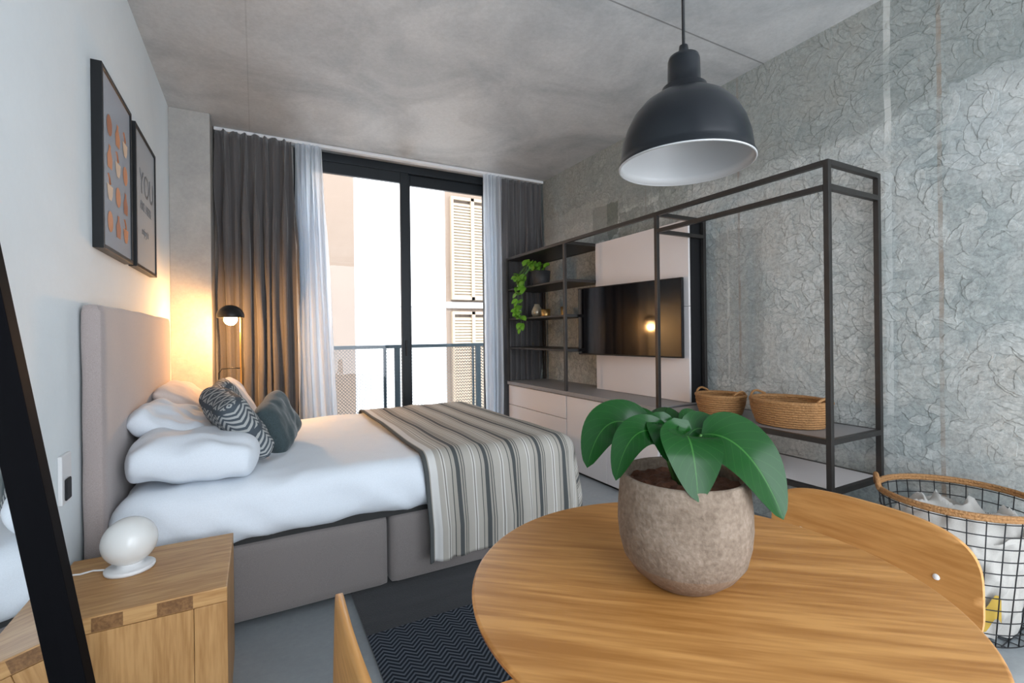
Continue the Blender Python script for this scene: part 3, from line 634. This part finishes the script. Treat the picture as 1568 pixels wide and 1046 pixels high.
# shelf decor
b=B('glass_vase'); b.lathe([(0,0),(.04,0),(.055,.03),(.058,.06),(.045,.10),(.028,.125),(.03,.14),(.027,.14),(.025,.125),(.042,.098),(.054,.06),(.05,.03),(.036,.005),(0,.005)],(2.58,4.22,1.380),plain('smoked_amber_glass',(.34,.30,.22),.1,.3)); b.done()
b=B('brass_candle_holder'); b.lathe([(0,0),(.05,0),(.045,.02),(.05,.075),(.047,.075),(.042,.02),(0,.01)],(2.56,4.02,1.380),M_gold); b.done()
b=B('brass_candle_holder'); b.lathe([(0,0),(.035,0),(.032,.02),(.036,.10),(.033,.10),(.03,.02),(0,.01)],(2.72,3.93,1.380),M_gold); b.done()
b=B('hanging_pothos_plant'); pc=(2.56,4.10,1.696)
b.lathe([(0,0),(.075,0),(.085,.02),(.098,.15),(.09,.15),(.088,.14),(0,.14)],pc,plain('charcoal_pot',(.03,.03,.032),.6))
rnd=random.Random(7)
def vleaf(p,d,s):
    d=Vector(d).normalized(); p=Vector(p); b.leaf(p,p+d*s*.5+Vector((0,0,s*.15)),p+d*s-Vector((0,0,s*.25)),s*.75,M_vine,up=(-.6+rnd.uniform(-.3,.3),-.5,.6),n=8,k=4)
for k in range(8):
    a=rnd.uniform(-2.9,2.2); ln=rnd.uniform(.1,.6) if k<4 else .05
    e=Vector((2.40-rnd.uniform(0,.03),4.22+rnd.uniform(-.1,.16),1.80)); 
    pts=[Vector((pc[0],pc[1],1.84)),Vector((2.47,(pc[1]+e.y)/2,1.90+rnd.uniform(0,.05))),e]
    nl=int(ln/.06)
    for j in range(nl): pts.append(e+Vector((rnd.uniform(-.015,.015),rnd.uniform(-.02,.02),-.06*(j+1))))
    b.tube(pts,.003,M_stem,5)
    for p in pts[1:]:
        for _ in range(2): vleaf(p,(rnd.uniform(-1,.2),rnd.uniform(-1,1),rnd.uniform(-.6,.3)),rnd.uniform(.05,.085))
for k in range(16):
    vleaf((pc[0]+rnd.uniform(-.09,.06),pc[1]+rnd.uniform(-.08,.1),1.84+rnd.uniform(0,.07)),(rnd.uniform(-1,.5),rnd.uniform(-1,1),.5),rnd.uniform(.05,.09))
b.done()

# wicker baskets on rack
def wbasket(name,c,R,ry,hh,m):
    b=B(name); n=max(6,int(hh/.013)); kf=lambda t:.84+.16*math.sin(t*pi*.55)
    for i in range(n):
        t=i/(n-1); k=kf(t)
        b.ring((c[0],c[1],c[2]+.008+t*(hh-.016)),R*k,.0075 if i<n-1 else .012,m if i<n-1 else M_wick,n=72,k=6,wob=.014,ry=ry*k,ph=i*pi)
    t,uv=b.tmp(); t.faces.new([t.verts.new((c[0]+R*.84*math.cos(2*pi*i/40),c[1]+ry*.84*math.sin(2*pi*i/40),c[2]+.006)) for i in range(40)]); b.add(t,M_wickshade)
    def wl(u,v):
        k=kf(u)-.015; a=2*pi*v; return Vector((c[0]+R*k*math.cos(a),c[1]+ry*k*math.sin(a),c[2]+.006+u*(hh-.014)))
    b.grid(wl,6,48,M_wickshade,cv=True)
    for sg in (-1,1):
        b.tube([(c[0]+R*math.cos(a),c[1]+sg*ry*1.0*abs(math.sin(a)),c[2]+hh+.004+.022*math.sin((a-1.15)/(.84)*pi)) for a in [1.15+.84*i/8 for i in range(9)]],.007,M_wick,6)
    b.done()
wbasket('wicker_basket',(2.63,1.60,.690),.165,.205,.145,M_wick)
wbasket('wicker_basket',(2.63,2.05,.690),.135,.15,.125,M_wick)

# ------------------------------------------------------------------ laundry basket
b=B('wire_laundry_basket'); c=(2.60,.87); Rt,Rb,hb=.265,.205,.50
M_wire=plain('black_wire',(.02,.02,.022),.45,.5)
nw=30
rad=lambda z:Rb+(Rt-Rb)*(z/hb)
for j in range(nw):
    a=2*pi*j/nw
    b.tube([(c[0]+rad(z)*math.cos(a),c[1]+rad(z)*math.sin(a),z+.003) for z in (0,.25,.5)],.0022,M_wire,5)
for i in range(11):
    z=.006+i*.0485; b.ring((c[0],c[1],z),rad(z)+.003,.0022,M_wire,48,5)
for k in range(-3,4):
    w=math.sqrt(max(0,Rb**2-(k*.055)**2)); b.tube([(c[0]-w,c[1]+k*.055,.006),(c[0]+w,c[1]+k*.055,.006)],.0022,M_wire,5)
    b.tube([(c[0]+k*.055,c[1]-w,.006),(c[0]+k*.055,c[1]+w,.006)],.0022,M_wire,5)
for dz,r_ in ((0,.009),(.012,.008)): b.ring((c[0],c[1],hb+.006+dz),Rt+.002,r_,M_wick,72,8,wob=.004,ph=dz*300)
for sg in (-1,1):
    th=2.1 if sg>0 else -1.0
    b.tube([(c[0]+(Rt+.008)*math.cos(th+k*.09),c[1]+(Rt+.008)*math.sin(th+k*.09),hb+.01+.055*math.sin(pi*(k+2.5)/5)) for k in (-2.5,-1.5,-.5,.5,1.5,2.5)],.010,M_wick,8)
def lin(u,v):
    a=2*pi*v; z=.012+u*.40
    cr=1-2*abs(noise.noise(Vector((math.cos(a)*3.5,math.sin(a)*3.5,u*3.5))))
    rr=(rad(z)-.012)*(.80+.13*cr+.03*math.sin(a*7+u*9))
    return Vector((c[0]+rr*math.cos(a),c[1]+rr*math.sin(a),z+.03*math.sin(a*3)*u))
M_bag=fabric('calico_bag',(.50,.475,.44),scale=250,var=.04,bump=.1)
b.grid(lin,40,150,M_bag,cv=True)
def topc(u,v):
    a=2*pi*v; rr=.225*(1-u)+.001; z=.385+.03*math.sin(u*pi*1.2)-.05*u+.09*(1-2*abs(noise.noise(Vector((rr*math.cos(a)*9,rr*math.sin(a)*9,2)))))*min(1,u*4)
    return Vector((c[0]+rr*math.cos(a),c[1]+rr*math.sin(a),z))
b.grid(topc,26,90,M_bag,cv=True)
b.grid(lambda u,v:Vector((c[0]+(Rb-.004)*math.cos(3.5+u*.6),c[1]+(Rb-.004)*math.sin(3.5+u*.6),.08+.09*v+.03*math.sin(u*9))),12,6,plain('yellow_label',(.45,.29,.04),.7))
b.done()

# ------------------------------------------------------------------ rug
def herr(nt,u,v):
    a=math_(nt,'ABSOLUTE',math_(nt,'SUBTRACT',math_(nt,'FRACT',math_(nt,'MULTIPLY',u,14.0)),.5))
    f=math_(nt,'FRACT',math_(nt,'ADD',math_(nt,'MULTIPLY',v,46.0),math_(nt,'MULTIPLY',a,3.0)))
    return mix(nt,math_(nt,'GREATER_THAN',f,.55),(.014,.018,.025),(.10,.115,.14))
M_herr=uvmat('herringbone_rug',herr,.95)
b=B('area_rug')
def rug(y0,y1,m): 
    b.grid(lambda u,v:Vector((.38+u*1.45,y0+(y1-y0)*v,.012+.0015*noise.noise(Vector((u*8,v*8,0))))),30,20,m,uvfn=lambda u,v:(u*1.45,v*(y1-y0)))
rug(.75,1.955,M_herr); rug(1.955,2.42,M_rugd)
b.box((.38,.75,.001),(1.83,2.42,.0095),M_rugd)
b.done()

# ------------------------------------------------------------------ table
tc=(.755,.653); TR=.437; tz=.73
b=B('round_dining_table')
b.lathe([(0,-.022),(TR-.03,-.022),(TR-.008,-.017),(TR-.001,-.010),(TR,-.004),(TR-.003,-.0005),(TR-.006,0),(0,0)],(tc[0],tc[1],tz),M_oak,n=128,smooth=True)
b.lathe([(0,.70),(.10,.70),(.10,.69),(.035,.66),(.03,.4),(.035,.06),(.22,.03),(.25,.012),(.25,0),(0,0)],(tc[0],tc[1],.007),M_black,n=48)
o=b.done(); 
md=o.modifiers.new('es','EDGE_SPLIT'); md.split_angle=math.radians(40)

# ------------------------------------------------------------------ chairs
def chair(name,loc,ang):
    X=Matrix.Translation(loc)@Matrix.Rotation(ang,4,'Z')
    b=B(name)
    def rr(w,h,u,v,e=3.8):
        a=2*u-1; c_=2*v-1; 
        f=1/max(1e-6,(abs(a)**e+abs(c_)**e)**(1/e))*max(abs(a),abs(c_)) if (a or c_) else 1
        return a*f*w/2,c_*f*h/2
    def bkp(u,v,off=0):
        y,z=rr(.46,.27,u,v)
        return Vector((-.258+.012*(y/.21)**2+.03*z-off,y,.640+z-.006*(y/.21)**2))
    b.grid(lambda u,v:bkp(u,v,0),26,18,M_ply,X=X); b.grid(lambda u,v:bkp(v,u,.011),18,26,M_ply,X=X)
    def edgept(t):
        k=t*4; i=int(k)%4; f=k-int(k)
        u,v=((f,0),(1,f),(1-f,1),(0,1-f))[i]; return bkp(u,v)
    b.grid(lambda u,v:edgept(v)+Vector((-.011*u,0,0)),1,104,M_ply,cv=True,X=X)
    def st(u,v):
        x,y=rr(.42,.43,u,v,3.5); return Vector((x,y,.455-.012*math.cos(x*6)+.01*(y/.2)**2))
    b.grid(st,22,22,M_ply,X=X); b.grid(lambda u,v:st(v,u)-Vector((0,0,.012)),22,22,M_ply,X=X)
    def e2(t):
        k=t*4; i=int(k)%4; f=k-int(k); u,v=((f,0),(1,f),(1-f,1),(0,1-f))[i]; return st(u,v)
    b.grid(lambda u,v:e2(v)-Vector((0,0,.012*(1-u))),1,88,M_ply,cv=True,X=X)
    for sx,sy in ((.17,.17),(.17,-.17)):
        b.tube([(sx,sy,.44),(sx+.03,sy*1.12,.0)],[.014,.010],M_ply,10,X=X)
    for sy in (.15,-.15):
        b.tube([(-.245,sy*1.2,.0),(-.17,sy,.42),(-.225,sy,.54),(-.243,sy,.60)],[.010,.014,.011,.007],M_ply,10,X=X)
        b.lathe([(0,.003),(.006,.003),(.007,0)],(0,0,0),M_steel,n=12,X=X@Matrix.Translation((-.263,sy,.60))@Matrix.Rotation(-pi/2,4,'Y'))
        b.lathe([(0,.003),(.006,.003),(.007,0)],(0,0,0),M_wplast,n=12,X=X@Matrix.Translation((-.2515,sy,.650))@Matrix.Rotation(pi/2,4,'Y'))
    b.tube([(.17,.17,.435),(-.175,.15,.43)],.011,M_ply,8,X=X); b.tube([(.17,-.17,.435),(-.175,-.15,.43)],.011,M_ply,8,X=X)
    return b.done()
chair('dining_chair',(.375,.70,.012),0.0)
chair('dining_chair',(1.085,.635,.012),pi)

# ------------------------------------------------------------------ potted plant
plant=empty('potted_rubber_plant'); PC=(.738,.664)
b=B('pot')
prof=[(0,0),(.060,0),(.070,.004),(.098,.028),(.115,.052),(.123,.085),(.126,.115),(.125,.15),(.122,.185),(.119,.208),(.116,.212),(.111,.210),(.110,.195),(.110,.18),(0,.18)]
b.lathe(prof,(PC[0],PC[1],tz+.0005),M_pot,n=72); par(b.done(),plant)
b=B('soil')
def soil(u,v):
    a=2*pi*v; rr=.112*u; return Vector((PC[0]+rr*math.cos(a),PC[1]+rr*math.sin(a),tz+.188+.012*noise.noise(Vector((rr*math.cos(a)*60,rr*math.sin(a)*60,0)))+.006*(1-u)))
b.grid(soil,18,60,M_soil,cv=True); par(b.done(),plant)
b=B('leaves')
Rv=Vector((.88,-.4756,0)); Fv=Vector((.4756,.88,0))
def W3(r,f,z): return Vector((PC[0],PC[1],0))+Rv*r+Fv*f+Vector((0,0,z))
LV=[
 ((-.05,.02,1.00),(-.15,.02,1.10),(-.190,-.01,.955),.095,(-.5,-.75,.55)),
 ((-.03,-.01,1.01),(-.115,-.05,1.075),(-.145,-.06,.945),.070,(-.5,-.75,.45)),
 ((-.03,.01,1.02),(-.055,-.03,1.075),(-.055,-.08,.985),.06,(-.2,-.8,.4)),
 ((-.01,-.03,1.02),(-.016,-.10,1.055),(-.016,-.12,.925),.110,(0,-.95,.3)),
 ((.03,-.02,1.02),(.10,-.06,1.04),(.142,-.10,.885),.130,(.30,-.85,.5)),
 ((.02,.02,1.00),(.06,.06,1.055),(.10,.09,.98),.09,(.3,-.5,.8)),
 ((.0,.03,1.00),(-.02,.08,1.07),(-.05,.14,1.01),.08,(0,-.5,.8)),
 ((.01,.0,1.01),(.04,-.0,1.055),(.07,-.02,.99),.075,(.2,-.7,.6)),
 ((-.03,.03,.99),(-.08,.05,1.07),(-.14,.07,1.0),.08,(-.2,-.6,.8)),
]
for a,m_,t_,w,u in LV:
    upv=Rv*u[0]+Fv*u[1]+Vector((0,0,u[2]))
    A=W3(*a); b.leaf(A,W3(*m_),W3(*t_),w,M_leaf,up=upv,n=26,k=12,fold=.14)
    b.tube([W3(a[0]*.2,a[1]*.4+.0,.915),W3(a[0]*.5,a[1]*.6,.965),A],[.005,.004,.003],M_stem,7)
par(b.done(),plant)

# ------------------------------------------------------------------ pendant
b=B('pendant_lamp'); lc=(.745,.655,1.545)
out=[(.127,-.001),(.1265,.006),(.123,.010),(.1225,.018),(.119,.045),(.111,.072),(.098,.098),(.079,.120),(.058,.134),(.044,.141),(.042,.152),(.031,.156),(.030,.205),(.028,.212),(.015,.216),(.010,.222),(.008,.235),(0,.236)]
b.lathe(out,lc,M_lampblk,n=80)
inn=[(.029,.148),(.050,.132),(.074,.117),(.093,.095),(.107,.070),(.116,.043),(.1195,.015),(.1245,-.002),(.1268,.000)]
b.lathe([(0,.150)]+inn,lc,M_enamel,n=80)
b.ring((lc[0],lc[1],lc[2]),.1255,.0018,M_enamel,80,6)
b.lathe([(0,.05),(.012,.053),(.028,.075),(.026,.10),(.015,.125),(.014,.15)],lc,plain('frosted_bulb',(.7,.7,.68),.3),n=32)
b.tube([(lc[0],lc[1],lc[2]+.23),(lc[0],lc[1],H-.02)],.003,M_black2,8)
b.lathe([(0,0),(.045,0),(.05,-.004),(.05,-.022),(0,-.024)][::-1],(lc[0],lc[1],H-.0),M_black,n=32)
b.done()

# ------------------------------------------------------------------ light
w=D.worlds.new('sky'); scene.world=w; w.use_nodes=True; nt=w.node_tree
bg=nt.nodes['Background']; bg.inputs[0].default_value=(.84,.91,1.0,1); bg.inputs[1].default_value=3.6
sd=D.lights.new('sun','SUN'); sd.energy=5; sd.angle=.05; sd.color=(1,.95,.88)
so=D.objects.new('sun',sd); scene.collection.objects.link(so)
so.rotation_euler=Vector((-.25,-.75,.95)).to_track_quat('Z','Y').to_euler()
def portal(name,loc,sx,sy,rot):
    p=D.lights.new(name,'AREA'); p.shape='RECTANGLE'; p.size=sx; p.size_y=sy; p.cycles.is_portal=True
    o=D.objects.new(name,p); o.location=loc; o.rotation_euler=rot; scene.collection.objects.link(o)
portal('window_portal',(1.375,YW+.2,1.45),2.2,2.9,(-pi/2,0,0))
portal('window_portal',(1.22,YB-.25,1.48),3.1,2.8,(pi/2,0,0))  # sampling guide for the added rear window

# ------------------------------------------------------------------ camera
cam=D.cameras.new('camera'); co=D.objects.new('camera',cam); scene.collection.objects.link(co); scene.camera=co
cam.sensor_width=36; cam.lens=740/1600*36; cam.shift_y=-13/1600; cam.clip_start=.02
co.matrix_world=Matrix.Translation((0,0,h))@Matrix.Rotation(-math.radians(28.4),4,'Z')@Matrix.Rotation(pi/2,4,'X')@Matrix.Rotation(-.012,4,'Z')
scene.view_settings.view_transform='Standard'
scene.view_settings.look='None'
scene.view_settings.exposure=1.02
